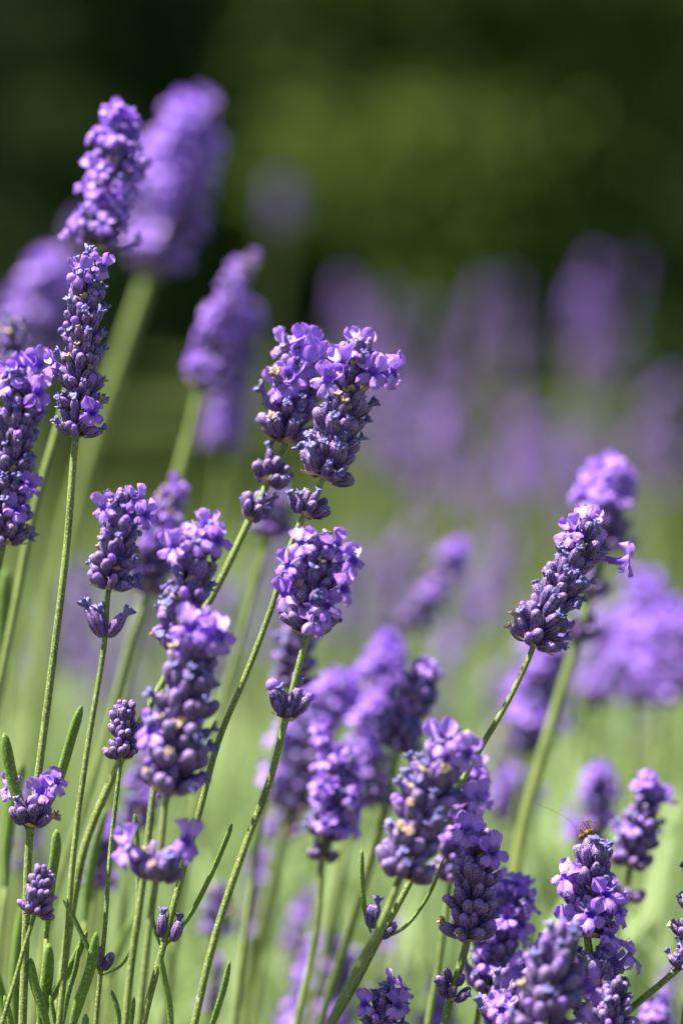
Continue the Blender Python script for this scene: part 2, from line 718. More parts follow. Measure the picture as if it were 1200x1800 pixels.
def lavender(label, D, stem, spike=None, w=110, th=13, whorls=(), leaves=(), buds=(), blossoms=(), seed=1, pb=0.06, top=0.35,
             merged=False, spacing=6.4, mixw=(.36, .12, .43, .09), group="lavender flower stalks", cat="lavender", Db=None, first=0.0, name="lavender_stalk"):
    """stem: pixels from top to bottom; spike: pixels from foot to tip"""
    r = random.Random(seed)
    Db = Db or D
    y0, y1 = (spike[-1][1] if spike else stem[0][1]), stem[-1][1]

    def A(x, y, dd=0.0):
        k = min(1, max(0, (y - y0) / max(1, (y1 - y0))))
        return at(x, y, D + (Db - D) * k + dd)
    st = [A(*q) for q in stem]
    q, pr = st[-1], st[-2]
    d = (q - pr).normalized()
    hz = max(.25, -d.z)
    reach = q.z / hz
    if q.z > .03:
        mid = q + Vector((d.x * reach * .42, d.y * reach * .42, -q.z * .5))
        base = q + Vector((d.x * reach * .6, d.y * reach * .6, -q.z))
        st += [mid, Vector((base.x, base.y, -0.01))]
    base = Vector((st[-1].x, st[-1].y, 0))
    thing = empty(name, base)
    tag(thing, label, cat, group)
    s = (w * D / FPX) / 0.0178
    rad = th * .5 * D / FPX
    sp = None
    line = list(reversed(st))
    if spike:
        sp = [A(*q) for q in spike]
        line += [sp[0] + (sp[0] - line[-1]) * 0 if (sp[0] - line[-1]).length > .002 else None]
        line = [p for p in line if p is not None] + sp[1:-1] + [sp[-1] - (sp[-1] - sp[-2]).normalized() * 6 * MM]
    P = spline([p - base for p in line], 8)
    n = len(P)
    g = Geo()
    v, f, c = tube(P, [rad * (1.12 - .3 * i / n) for i in range(n)], 12, STEM_PROF)
    g.add(v, f, c)
    link("stem", g.mesh("stem", [M_STEM]), thing)
    el = []
    blo = []
    for b in blossoms:
        x, y, front = b[0], b[1], b[2]
        yaw = b[3] if len(b) > 3 else 0
        blo.append((A(x, y, -front * MM), front, yaw, A(b[4], b[5]) if len(b) > 5 else None))
    spacing *= .95
    if spike:
        Sp = spline(sp, 6)
        L = path_len(Sp)
        nw = max(2, int(round((L - 6 * MM) / (spacing * MM * s))) + 1)
        # directions of hand-placed blossoms, to keep room for them
        for k in range(nw):
            f = k / (nw - 1)
            p, t = path_at(Sp, (first * MM + (L - 7.5 * MM * s) * (k / (nw - 1))))
            av = [(bp - p).normalized() for bp, _, _, an in blo if an is None and (bp - p).length < 11 * MM * s]
            last = k == nw - 1
            gen_whorl(el, r, p, t, s * (1.0 if not last else .92), f, 12 if not last else 9, 8 if not last else 7, mixw, top if f > .8 else pb, bracts=5 if k == 0 else 3, avoid=av)
        for bp, front, yaw, an in blo:
            # flower grows from the nearest whorl below it
            best = min(range(30), key=lambda i: (path_at(Sp, L * i / 29)[0] - bp).length)
            p, t = path_at(Sp, max(0, L * best / 29 - 5 * MM * s))
            if an is not None:
                p = an
            d = (bp - p).normalized()
            e_calyx(el, r, frame(p + d * 1.0 * MM, d, t, 0, s), 'none')
            toc = (CAMP - bp).normalized()
            side = RIGHT * math.sin(R(yaw)) + toc * math.cos(R(yaw))
            fc = (d * .55 + side * .9 + Vector((0, 0, .12))).normalized()
            e_blossom(el, r, frame(bp, fc, t * .5 + Vector((0, 0, .6)), R(r.uniform(-18, 18))), s * 1.08)
            # neck between calyx and flower face
            a0 = p + d * 5 * MM * s
            a1 = bp - fc * 3.0 * MM * s
            if (a1 - a0).length > 1.0 * MM:
                v, f2, c = tube(spline([a0 - base, (a0 + a1) / 2 - base + d * .2 * MM, a1 - base], 3), [.8 * MM * s] * 7, 8)
                gg = Geo()
                gg.add(v, f2, c)
                if not merged:
                    link("corolla_tube", gg.mesh("corolla_tube", [M_PET]), thing)
    for wv in whorls:
        x, y, ww, no, ni = wv[:5]
        p = A(x, y)
        j = min(range(n), key=lambda i: (P[i] + base - p).length)
        t = (P[min(n - 1, j + 1)] - P[max(0, j - 1)]).normalized()
        if t.z < 0:
            t = -t
        sw = (ww * D / FPX) / 0.0178
        mw = wv[5] if len(wv) > 5 else mixw
        gen_whorl(el, r, P[j] + base, t, sw, .12, no, ni, mw, wv[6] if len(wv) > 6 else 0, bracts=4, spread=(42, 20))
    for bd in buds:       # (x0,y0,x1,y1,kind,width)
        p0, p1 = A(bd[0], bd[1]), A(bd[2], bd[3])
        sc = (p1 - p0).length / (6.4 * MM)
        e_calyx(el, r, frame(p0, p1 - p0, Vector((0, -1, 0)), r.uniform(0, 6), sc), bd[4])
    if el:
        emit(thing, el, merged)
    for lf in leaves:
        make_leaf(thing, [A(*q) for q in lf[0]], lf[1] * .5 * D / FPX)
    return thing


# ------------------------------------------------------------------ the setting
def terrain():
    g = Geo()
    # one sheet out to the horizon, finer near the camera
    xs = sorted(set([-180, -60, -20, -8] + [i * .5 for i in range(-10, 11)] + [8, 20, 60, 180]))
    ys = sorted(set([-60, -20, -6, -2] + [i * .5 for i in range(0, 30)] + [18, 30, 60, 120, 300]))
    V = [(x, y, 0.02 * mnoise.noise(Vector((x * .6, y * .6, 3))) - .02 if abs(x) < 8 and 3 < y < 14 else -.02) for y in ys for x in xs]
    F = []
    nx = len(xs)
    for j in range(len(ys) - 1):
        for i in range(nx - 1):
            F.append((j * nx + i, j * nx + i + 1, (j + 1) * nx + i + 1, (j + 1) * nx + i))
    g.add(V, F, [(0, 0, 0)] * len(V))
    m, nt = new_mat("ground_grass")
    b = NB(nt)
    pos = b.coord()
    n1 = b.noise(1.3, 4, pos)
    n2 = b.noise(40, 4, pos)
    c = b.mix(b.ramp(n1, .35, .65), (0.030, 0.048, 0.010), (0.07, 0.085, 0.020))
    c = b.mix(b.math('MULTIPLY', b.ramp(n2, .4, .6), .5), c, (0.05, 0.075, 0.018))
    b.finish(c, .9, .1, 0, (1, 1, 1), 0, None, b.bump(n2, .8, .02))
    o = link("ground", g.mesh("ground", [m]))
    tag(o, kind="structure")
    # soil of the lavender bed
    g = Geo()
    V, F = [], []
    nx, ny = 40, 56
    for j in range(ny):
        for i in range(nx):
            x = -1.3 + 2.6 * i / (nx - 1)
            y = .2 + 3.5 * j / (ny - 1)
            e = min(i, nx - 1 - i, j, ny - 1 - j)
            z = -.012 + (.018 * mnoise.noise(Vector((x * 9, y * 9, 0))) + .012) * min(1, e / 3)
            V.append((x, y, z - (.03 if e == 0 else 0)))
    for j in range(ny - 1):
        for i in range(nx - 1):
            F.append((j * nx + i, j * nx + i + 1, (j + 1) * nx + i + 1, (j + 1) * nx + i))
    g.add(V, F, [(0, 0, 0)] * len(V))
    o = link("soil", g.mesh("soil", [mat_simple("soil_brown", (0.05, 0.032, 0.02), (0.13, 0.09, 0.055), 60)]))
    tag(o, kind="structure")


terrain()


def blades(name, n, area, zr, hr, wr, mat, seed, lean=.35, kind="stuff", dens=None, label=None, cat=None):
    """many narrow leaves in one mesh"""
    r = random.Random(seed)
    V, F, Cc = [], [], []
    k = 0
    while k < n:
        x, y = r.uniform(area[0], area[1]), r.uniform(area[2], area[3])
        if dens and r.random() > dens(x, y):
            k += .2
            continue
        k += 1
        z0 = r.uniform(*zr) if callable(zr) is False else zr(x, y, r)
        h = r.uniform(*hr)
        w = r.uniform(*wr)
        a = r.uniform(0, 6.28)
        d = Vector((math.cos(a), math.sin(a), 0))
        s = Vector((-d.y, d.x, 0))
        l = r.uniform(0, lean)
        b = len(V)
        rv = r.random()
        for t, ww in ((0, .7), (.35, 1), (.75, .85), (1, .12)):
            p = Vector((x, y, z0)) + d * (h * l * (t * .5 + t * t * .5)) + Vector((0, 0, h * t * (1 - .25 * l * t)))
            V.append((p + s * w * ww)[:])
            V.append((p - s * w * ww)[:])
            Cc += [(t, 1, rv)] * 2
        for q in range(3):
            F.append((b + q * 2, b + q * 2 + 1, b + q * 2 + 3, b + q * 2 + 2))
    g = Geo()
    g.add(V, F, Cc)
    o = link(name, g.mesh(name, [mat]))
    tag(o, label, cat, None, kind)
    return o


M_FOL = mat_simple("foliage_silvergreen", (0.15, 0.23, 0.06), (0.46, 0.57, 0.27), 30, .7, .3, True)
M_GRS = mat_simple("lawn_grass", (0.030, 0.050, 0.008), (0.075, 0.092, 0.020), 20, .8, .25, True)
# lavender foliage: a low mound of narrow leaves from which the stalks rise
blades("lavender_foliage", 42000, (-.9, 1.0, .62, 2.5),
       lambda x, y, r: max(.0, r.random() ** .5 * (.30 + .03 * math.sin(x * 9) + .03 * math.sin(y * 7 + x * 4)) - (.10 if y < .95 else .03) - .09 * max(0, y - 1.3)),
       (.03, .075), (.0011, .0022), M_FOL, 5, .8,
       label="silvery green narrow lavender leaves massed low under the flower stalks", cat="foliage")
blades("lavender_shoots", 1500, (-.6, .8, .98, 2.5), (.14, .24), (.10, .20), (.0012, .0024), M_FOL, 15, .7,
       label="pale upright young lavender shoots blurred behind the stalks", cat="foliage")
blades("lawn_grass", 30000, (-3.2, 3.2, 2.6, 8.5), (-.03, -.01), (.04, .09), (.002, .004), M_GRS, 9, .7,
       label="sunlit mown lawn behind the lavender bed", cat="grass")

M_BARK = mat_simple("bark_brown", (0.06, 0.045, 0.03), (0.14, 0.11, 0.08), 14)


def shrub(name, label, x, y, h, rx, ry, c0, c1, nleaf, size, seed, cat="tree", z0=.05, group="trees and shrubs behind the lawn"):
    r = random.Random(seed)
    th = empty(name, (x, y, 0))
    tag(th, label, cat, group)
    g = Geo()
    top = Vector((r.uniform(-.1, .1), r.uniform(-.1, .1), h * .62))
    P = spline([Vector((0, 0, -.05)), Vector((.04, .02, h * .3)), top], 5)
    v, f, c = tube(P, [.05 * h * (.5 + .5 * (1 - i / len(P))) * .6 for i in range(len(P))], 10)
    g.add(v, f, c)
    lumps = []
    for k in range(22):
        a = r.uniform(0, 6.28)
        zz = z0 + (h - z0) * (.12 + .80 * r.random())
        rr = math.sin(min(1, (zz / h) * 1.05) * math.pi * .86 + .35) * .62 * r.uniform(.5, 1)
        c = Vector((math.cos(a) * rx * rr, math.sin(a) * ry * rr, zz))
        lumps.append((c, r.uniform(.22, .40) * min(rx, h * .5), r.random()))
        if k % 2 == 0:
            s0 = P[min(len(P) - 1, int(len(P) * min(.95, zz / h * .8)))]
            v, f, cc = tube(spline([s0, s0.lerp(c, .5) + Vector((0, 0, .06)), c], 4), [.016 * h * (1 - i / 10) * .5 for i in range(9)], 6)
            g.add(v, f, cc)
    link("trunk", g.mesh("trunk", [M_BARK]), th)
    n = nleaf
    N = np.zeros((n * 4, 3))
    Cc = np.zeros((n * 4, 3))
    for k in range(n):
        c, rad, tone = lumps[k % len(lumps)]
        d = Vector((r.gauss(0, 1), r.gauss(0, 1), r.gauss(0, 1))).normalized()
        p = c + Vector((d.x * rad * 1.15, d.y * rad * 1.15, d.z * rad * .85)) * (r.random() ** .33)
        if p.z < z0:
            p.z = z0 + r.random() * .15
        nrm = (d * .6 + Vector((r.uniform(-1, 1), r.uniform(-1, 1), r.uniform(-.2, 1)))).normalized()
        u = nrm.orthogonal().normalized()
        u.rotate(Quaternion(nrm, r.uniform(0, 6.28)))
        w = nrm.cross(u)
        L = size * r.uniform(.6, 1.2)
        q = [p - u * L * .5, p + w * L * .26, p + u * L * .5 + nrm * L * .08, p - w * L * .26]
        for m_ in range(4):
            N[k * 4 + m_] = q[m_]
            Cc[k * 4 + m_] = (0, 0, min(1, max(0, tone * .75 + r.uniform(-.1, .35))))
    g = Geo()
    g.add(N, [(k * 4, k * 4 + 1, k * 4 + 2, k * 4 + 3) for k in range(n)], Cc)
    mt = mat_simple(name + "_leaf", c0, c1, 3, .6, .25, True)
    link("crown", g.mesh("crown", [mt], False), th)
    return th


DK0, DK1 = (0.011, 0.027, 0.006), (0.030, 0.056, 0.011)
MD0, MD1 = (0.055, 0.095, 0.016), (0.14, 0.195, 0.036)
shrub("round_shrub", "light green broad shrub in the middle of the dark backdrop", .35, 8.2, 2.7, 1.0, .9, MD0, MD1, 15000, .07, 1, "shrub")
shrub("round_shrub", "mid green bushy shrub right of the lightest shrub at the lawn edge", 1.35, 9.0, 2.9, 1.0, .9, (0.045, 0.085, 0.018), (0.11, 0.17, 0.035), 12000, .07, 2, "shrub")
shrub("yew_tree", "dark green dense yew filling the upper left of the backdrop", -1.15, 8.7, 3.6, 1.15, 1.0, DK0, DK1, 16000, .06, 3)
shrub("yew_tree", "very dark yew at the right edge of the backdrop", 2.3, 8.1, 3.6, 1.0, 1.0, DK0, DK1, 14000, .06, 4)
shrub("shade_shrub", "low dark shrub added as shade at lawn edge in front of the left yew", -.75, 6.9, 1.0, .62, .5, DK0, DK1, 8000, .04, 8, "shrub")  # added: its dark leaves stand in for shade on the ground behind left
shrub("shade_shrub", "low dark shrub added as shade at lawn edge in front of the right hand yew", 1.25, 7.3, 1.0, .6, .5, DK0, DK1, 8000, .04, 9, "shrub")  # added likewise, dark leaf colour standing in for shade at right
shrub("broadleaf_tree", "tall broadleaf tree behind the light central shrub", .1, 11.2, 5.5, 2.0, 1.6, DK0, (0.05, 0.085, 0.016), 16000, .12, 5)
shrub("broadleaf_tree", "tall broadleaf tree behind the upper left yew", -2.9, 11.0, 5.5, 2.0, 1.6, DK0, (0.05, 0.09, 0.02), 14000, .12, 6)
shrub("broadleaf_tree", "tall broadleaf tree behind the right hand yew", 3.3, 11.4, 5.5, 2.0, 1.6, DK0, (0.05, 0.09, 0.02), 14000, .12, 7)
# closely clipped hedge closing the garden behind the trees


def hedge():
    r = random.Random(31)
    n = 26000
    N = np.zeros((n * 4, 3))
    Cc = np.zeros((n * 4, 3))
    for k in range(n):
        x, z = r.uniform(-9, 9), r.uniform(0, 3.2)
        y = 13.2 + .25 * mnoise.noise(Vector((x, z, 0))) + r.uniform(0, .35)
        p = Vector((x, y, z))
        nrm = Vector((r.uniform(-1, 1), -1, r.uniform(-.4, 1))).normalized()
        u = nrm.orthogonal().normalized()
        u.rotate(Quaternion(nrm, r.uniform(0, 6.28)))
        w = nrm.cross(u)
        L = .13
        for m_, q in enumerate([p - u * L * .5, p + w * L * .3, p + u * L * .5, p - w * L * .3]):
            N[k * 4 + m_] = q
            Cc[k * 4 + m_] = (0, 0, r.random())
    g = Geo()
    g.add(N, [(k * 4, k * 4 + 1, k * 4 + 2, k * 4 + 3) for k in range(n)], Cc)
    th = empty("garden_hedge", (0, 13.4, 0))
    tag(th, "long dark hedge closing the garden behind the trees", "hedge")
    g2 = Geo()
    V = [(-9, 13.6, -.1), (9, 13.6, -.1), (9, 14.3, -.1), (-9, 14.3, -.1), (-9, 13.6, 3), (9, 13.6, 3), (9, 14.3, 3), (-9, 14.3, 3)]
    g2.add(V, [(0, 1, 5, 4), (1, 2, 6, 5), (2, 3, 7, 6), (3, 0, 4, 7), (4, 5, 6, 7)], [(0, 0, .3)] * 8)
    mt = mat_simple("hedge_leaf", DK0, (0.04, 0.07, 0.016), 3, .7, 0, True)
    link("hedge_core", g2.mesh("hedge_core", [mt], False), th, T((0, -13.4, 0)))
    link("hedge_leaves", g.mesh("hedge_leaves", [mt], False), th, T((0, -13.4, 0)))


hedge()

# ------------------------------------------------------------------ far, softly blurred stalks (merged spikes, shared meshes)
PROTO = []
for k in range(5):
    r = random.Random(100 + k)
    el = []
    L = (.042, .055, .065, .048, .06)[k]
    nw = int(L / .0095) + 1
    for q in range(nw):
        gen_whorl(el, r, Vector((0, 0, (L - .007) * q / (nw - 1))), Vector((0, 0, 1)), 1.0, q / (nw - 1), 7, 3, pb=.11 + .2 * (q > nw - 3), bracts=2, mixw=(.35, .05, .25, .35))
    PROTO.append(merge_mesh(el, Matrix.Identity(4)))


def far_stalk(tip, k, lean, seed, label, group, sc=1.0):
    r = random.Random(seed)
    L = (.042, .055, .065, .048, .06)[k]
    up = Vector((lean, r.uniform(-.08, .08), 1)).normalized()
    foot = tip - up * L * sc
    base = Vector((foot.x - lean * foot.z * .55, foot.y + r.uniform(-.04, .04), 0))
    th = empty("lavender_stalk", base)
    tag(th, label, "lavender", group)
    P = spline([Vector((0, 0, -.01)), (foot - base) * .5 + Vector((-lean * .03, 0, 0)), foot - base, foot - base + up * .01], 6)
    v, f, c = tube(P, [.0012] * len(P), 6)
    g = Geo()
    g.add(v, f, c)
    link("stem", g.mesh("stem", [M_STEM]), th)
    z = up
    link("flower_spike", PROTO[k], th, frame(foot - base, z, Vector((0, -1, 0)), r.uniform(0, 6.28), sc))
    return th


FARG = "far blurred lavender stalks"
FARL = "one of the far purple lavender spikes melting into haze behind the sharp stalks"
# named soft blobs that can be told apart: (tip px, tip py, D, spike type, lean, label)
BLOBS = [
    ([(500, 300, 2.2, 0), (520, 340, 2.3, 1), (475, 350, 2.2, 3)], "faint greyish violet blurred spike high against dark green near top centre"),
    ([(150, 350, 1.35, 1), (135, 400, 1.4, 3)], "grey violet blurred spike left behind the tall upper left flower"),
]
rr = random.Random(55)


def cluster(x, y, D, n, sx, sy, sd, lean=.10, seed=0, where=""):
    r = random.Random(seed)
    for k in range(n):
        far_stalk(at(x + r.uniform(-sx, sx), y + abs(r.gauss(0, 1)) * sy, D + r.uniform(-sd, sd)), r.randrange(5), lean + r.uniform(-.08, .1),
                  r.randrange(99999), "far hazy purple lavender spike " + where, "far blurred lavender stalks " + where, r.uniform(.75, 1.0))


cluster(500, 310, 3.0, 2, 12, 20, .1, seed=1, where="alone against the dark green high above the central pair")
cluster(640, 480, 2.8, 10, 55, 150, .3, seed=2, where="just above and right of the central pair")
cluster(850, 490, 2.7, 19, 90, 230, .35, seed=3, where="in the tall drift between the central pair and right edge")
cluster(1060, 460, 2.7, 17, 60, 200, .3, seed=4, where="in the tallest drift above the leaning sharp spike at right")
cluster(740, 640, 1.9, 12, 80, 200, .25, seed=5, where="in the low drift right of the central pair")
cluster(930, 720, 2.1, 14, 140, 160, .3, seed=6, where="in the low drift left of the leaning sharp spike")
cluster(1180, 640, 2.3, 6, 30, 130, .3, seed=7, where="at the right edge above the round violet blurs")
cluster(640, 600, 2.5, 6, 70, 130, .3, seed=8, where="directly behind the central pair")
cluster(1050, 700, 2.4, 8, 100, 130, .3, seed=9, where="directly behind the leaning sharp spike at right")
cluster(420, 560, 1.5, 1, 30, 60, .1, seed=10, where="left of the central pair")
cluster(60, 480, 1.35, 2, 30, 30, .06, seed=11, where="at the left edge beside the slim tall spike")
cluster(140, 350, 1.6, 1, 15, 40, .05, seed=12, where="left behind the tallest flowering spike")
cluster(560, 900, 1.5, 4, 80, 80, .2, seed=13, where="behind the frilly rounded head")
cluster(330, 980, 1.5, 3, 90, 80, .2, seed=14, where="behind the thick foreground spike")
cluster(820, 1000, 1.6, 5, 120, 100, .2, seed=15, where="above the middle cluster")
cluster(120, 1000, 1.5, 3, 90, 80, .2, seed=16, where="between the left edge and the short flaring spike")

cluster(600, 930, 1.9, 9, 160, 110, .2, seed=17, where="low behind the frilly rounded head and middle cluster")
cluster(230, 980, 1.9, 7, 150, 120, .2, seed=18, where="low behind the thin stems at left")
cluster(1000, 1050, 1.7, 6, 150, 120, .2, seed=19, where="low behind the stem of the leaning sharp spike")

# ------------------------------------------------------------------ individual stalks
GR = "lavender flower stalks"
BUDS = (.75, .25, 0, 0)
exec_list = []


def S(*a, **k):
    lavender(*a, **k)


# --- sharp ones, left half
S("tall straight stalk at left with slim spike, leaves and open blossoms at lower node", .80,
  [(133, 775), (118, 960), (90, 1190), (68, 1360), (52, 1480), (46, 1640), (40, 1810)], [(136, 762), (146, 600), (158, 448)], w=104, th=13, seed=11,
  blossoms=[(140, 478, 5, -10), (180, 470, 3, 30), (92, 640, 1, -60), (163, 725, 7, 10), (72, 1392, 7, 0, 60, 1445), (102, 1375, 3, 50, 62, 1445), (14, 1385, -2, -40, 55, 1445)], top=.0, pb=.0, spacing=7.4,
  whorls=[(58, 1450, 112, 8, 4, (.5, .1, .1, .3), .0)],
  leaves=[([(52, 1462), (30, 1400), (16, 1340), (8, 1288)], 22), ([(66, 1455, .006), (104, 1370, .008), (128, 1290, .008), (144, 1240, .008)], 19)])
S("bud spike small and closed beside thick stem in lower left corner", .79,
  [(60, 1612), (45, 1660), (28, 1720), (10, 1780), (2, 1810)], [(62, 1605), (72, 1560), (80, 1525)], w=80, th=8, seed=12, mixw=BUDS, pb=0, top=0, spacing=5.2)
S("sharp upright spike with wide open lilac blossoms on right top of central pair", .80,
  [(525, 925), (500, 990), (480, 1060), (435, 1180), (385, 1300), (350, 1430), (322, 1530), (286, 1668), (264, 1750), (250, 1810)],
  [(570, 835), (600, 730), (630, 620), (636, 600)], w=128, th=11, seed=13,
  blossoms=[(628, 608, 2, 0), (600, 640, 5, -20), (655, 655, 6, 15), (692, 655, 1, 50), (575, 668, 5, -20)], top=.0, pb=.0, spacing=6.4,
  whorls=[(536, 905, 98, 8, 3, (.5, .1, .4, 0))],
  leaves=[([(290, 1664), (330, 1615), (370, 1540), (400, 1470), (408, 1448)], 11), ([(282, 1662), (270, 1625), (264, 1570)], 8)],
  buds=[(284, 1648, 286, 1608, 'blue'), (303, 1655, 318, 1618, 'blue')])
S("left spike of central pair, lilac blossoms crowning dark purple buds, leaning stalk", .822,
  [(432, 928), (385, 1025), (330, 1125), (272, 1225), (205, 1352), (152, 1480), (132, 1570), (112, 1700), (100, 1810)],
  [(505, 770), (515, 700), (522, 600)], w=132, th=14, seed=14,
  blossoms=[(535, 605, 2, 0), (500, 610, 3, -40), (530, 640, 6, 0), (510, 665, 7, -15), (490, 680, 6, -25), (555, 630, 3, 20)], top=.0, pb=.0,
  whorls=[(444, 915, 98, 8, 4, (.45, .1, .45, 0)), (474, 838, 112, 9, 5, (.45, .05, .3, .2))])
S("stalk with rounded head of many frilly blossoms just below the central pair", .79,
  [(537, 1125), (520, 1190), (503, 1262), (475, 1370), (430, 1490), (380, 1640), (340, 1810)], [(541, 1108), (552, 1030), (560, 945)], w=118, th=12, seed=15,
  blossoms=[(530, 955, 5, -15), (505, 995, 3, -40), (500, 1045, 3, -30), (575, 1065, 7, 0), (622, 985, 3, 40), (605, 1035, 5, 25), (592, 960, 2, 30), (555, 1090, 7, 0)],
  top=.0, pb=.0, spacing=6.4, mixw=(.3, .1, .5, .1),
  whorls=[(504, 1262, 84, 5, 0, (.8, .2, 0, 0))],
  buds=[(498, 1256, 479, 1205, 'tip'), (502, 1254, 492, 1212, 'blue'), (508, 1254, 524, 1208, 'blue'), (510, 1258, 544, 1226, 'tip'), (505, 1262, 506, 1226, 'tip')])
S("short spike at left with blossoms flaring on both sides of top and two-armed lower whorl", .79,
  [(190, 1045), (184, 1130), (152, 1330), (130, 1500), (116, 1680), (104, 1810)], [(194, 1030), (205, 960), (222, 862)], w=106, th=10, seed=16,
  blossoms=[(182, 893, 4, -20), (243, 880, 3, 25), (257, 905, 3, 30)], top=.0, pb=0,
  buds=[(181, 1120, 160, 1068, 'blue'), (190, 1120, 218, 1082, 'blue'), (184, 1120, 174, 1076, 'blue')], spacing=6.6)
S("thin stalk with small pointed closed bud spike and two curving leaves lower down", .80,
  [(212, 1342), (196, 1480), (184, 1640), (177, 1712), (168, 1810)], [(213, 1330), (217, 1285), (220, 1232)], w=84, th=8, seed=17, mixw=BUDS, pb=0, top=0, spacing=6,
  leaves=[([(174, 1706), (150, 1655), (128, 1610), (112, 1582)], 9), ([(181, 1714), (212, 1698), (232, 1668), (248, 1620)], 9)],
  buds=[(174, 1700, 168, 1660, 'closed'), (183, 1706, 197, 1676, 'closed')])
# --- thick soft pair just in front
S("thick foreground spike left of centre, tan withered bits, big pair of blossoms at top", .762,
  [(293, 1402), (284, 1480), (270, 1580), (256, 1690), (244, 1810)], [(300, 1388), (322, 1260), (340, 1120)], w=148, th=12, seed=18,
  blossoms=[(335, 1105, 6, -5), (388, 1118, 4, 25), (265, 1285, 4, -20), (360, 1100, 2, 10), (222, 1488, 3, -40, 262, 1525), (328, 1478, 3, 40, 266, 1525)], top=.0, pb=.0, spacing=5.8, mixw=(.45, .12, .28, .15),
  whorls=[(264, 1535, 132, 9, 4, (.35, .1, .1, .45), .0)])
S("soft spike rising behind the thick foreground one, pale blossoms at its crown", .778,
  [(316, 1120), (290, 1270), (270, 1395), (260, 1480), (246, 1590), (232, 1690), (220, 1810)], [(316, 1140), (330, 1040), (352, 930)], w=124, th=12, seed=19,
  blossoms=[(345, 948, 6, -10), (383, 950, 4, 20), (305, 962, 4, -30), (370, 925, 0, 0)], top=.0, pb=.0)
# --- right half
S("leaning sharp spike at right with trumpet blossom sticking out to the right", .80,
  [(935, 1140), (905, 1208), (872, 1268), (848, 1308), (775, 1440), (718, 1555), (664, 1655), (622, 1735), (578, 1812)], [(937, 1128), (985, 1030), (1040, 925)],
  w=122, th=11, seed=21, blossoms=[(1000, 935, 3, -45), (1028, 915, 1, 0), (1105, 985, 0, 85), (1045, 925, 0, 30)], top=.0, pb=0, spacing=6.2,
  leaves=[([(664, 1654), (710, 1630), (752, 1575), (781, 1504)], 11), ([(652, 1640), (641, 1600), (636, 1545), (636, 1492)], 10)],
  buds=[(655, 1632, 662, 1590, 'blue'), (650, 1630, 650, 1595, 'tip'), (672, 1650, 694, 1625, 'tip')])
S("leaning soft foreground spike right of centre, two large blossoms on its top", .764,
  [(700, 1550), (662, 1640), (620, 1715), (575, 1810)], [(706, 1535), (745, 1420), (790, 1290)], w=138, th=13, seed=22,
  blossoms=[(773, 1300, 6, -10), (822, 1325, 5, 15), (840, 1402, 0, 60)], top=.0, pb=.0, spacing=5.8, mixw=(.38, .1, .37, .15))
S("dark upright spike low right with two pale blossoms on top and separate bottom whorl", .80,
  [(820, 1655), (805, 1710), (788, 1765), (780, 1812)], [(822, 1645), (834, 1560), (848, 1462)], w=122, th=14, seed=23,
  blossoms=[(822, 1462, 5, -15), (865, 1498, 6, 20)], top=.0, pb=0, mixw=(.62, .2, .14, .04), spacing=7,
  whorls=[(793, 1752, 92, 8, 3, (.6, .1, .3, 0))])
S("soft lilac flowering spike squeezed between two dark spikes at lower right", .835,
  [(850, 1740), (842, 1770), (836, 1812)], [(852, 1738), (872, 1660), (895, 1575)], w=112, th=11, seed=24,
  blossoms=[(882, 1580, 3, -10), (915, 1625, 4, 20), (862, 1690, 6, 0)], top=.3, pb=.12)
S("blurred lilac spike half hidden behind the soft foreground spike right of centre", .85,
  [(790, 1560), (770, 1700), (750, 1812)], [(792, 1545), (805, 1470), (822, 1370)], w=100, th=11, seed=25, blossoms=[(800, 1420, 4, 0), (838, 1345, 3, 20)], top=.4, pb=.15)
S("plump violet spike at lower right with small insect perched on its tip", .80,
  [(1032, 1652), (1040, 1715), (1030, 1812)], [(1032, 1640), (1036, 1560), (1042, 1475)], w=122, th=14, seed=26,
  blossoms=[(1038, 1608, 9, 0), (1066, 1572, 8, 10), (990, 1542, 5, -60), (1088, 1600, 4, 60), (1000, 1620, 4, -40)], top=.0, pb=0, mixw=(.62, .18, .18, .02), spacing=7.2,
  whorls=[(1042, 1722, 135, 9, 5, (.5, .2, .2, .1), .5)])
S("nearest blurred spike covering the bottom right, with pale lilac top", .757,
  [(945, 1830), (930, 1900), (915, 1960)], [(948, 1815), (968, 1730), (990, 1625)], w=148, th=15, seed=27, top=.1, pb=.03, mixw=(.45, .2, .3, .05), spacing=6.8)
S("dark violet spike cut by bottom edge with one deep blossom facing forward", .79,
  [(872, 1850), (860, 1900), (850, 1960)], [(874, 1835), (888, 1775), (908, 1705)], w=120, th=12, seed=28, blossoms=[(882, 1775, 8, 0)], top=.0, pb=0, mixw=(.6, .15, .25, 0))
S("dense violet spike wedged low between the soft lilac spike and nearest blurred spike", .81,
  [(918, 1830), (912, 1880), (905, 1960)], [(920, 1815), (928, 1750), (938, 1680)], w=104, th=11, seed=71, top=.2, pb=.08, mixw=(.5, .2, .25, .05),
  blossoms=[(930, 1700, 5, 10)])
S("deep violet spike under the insect spike, ragged blossoms on its right side", .805,
  [(1052, 1800), (1045, 1850), (1035, 1960)], [(1054, 1790), (1058, 1730), (1060, 1672)], w=112, th=11, seed=72, top=.1, pb=.05, mixw=(.5, .2, .25, .05),
  blossoms=[(1075, 1690, 5, 40), (1060, 1715, 6, 10)])
S("soft lilac tips just showing at the bottom edge right of the crowded corner", .87,
  [(1150, 1880), (1145, 1920), (1140, 1980)], [(1151, 1870), (1154, 1830), (1158, 1775)], w=90, th=11, seed=73, top=.3, pb=.2)
S("short bud spike cut by bottom edge, farthest right of the crowded corner", .79,
  [(1062, 1860), (1050, 1900), (1040, 1960)], [(1064, 1845), (1072, 1790), (1082, 1722)], w=112, th=11, seed=29, top=.0, pb=.05, mixw=(.6, .25, .15, 0))
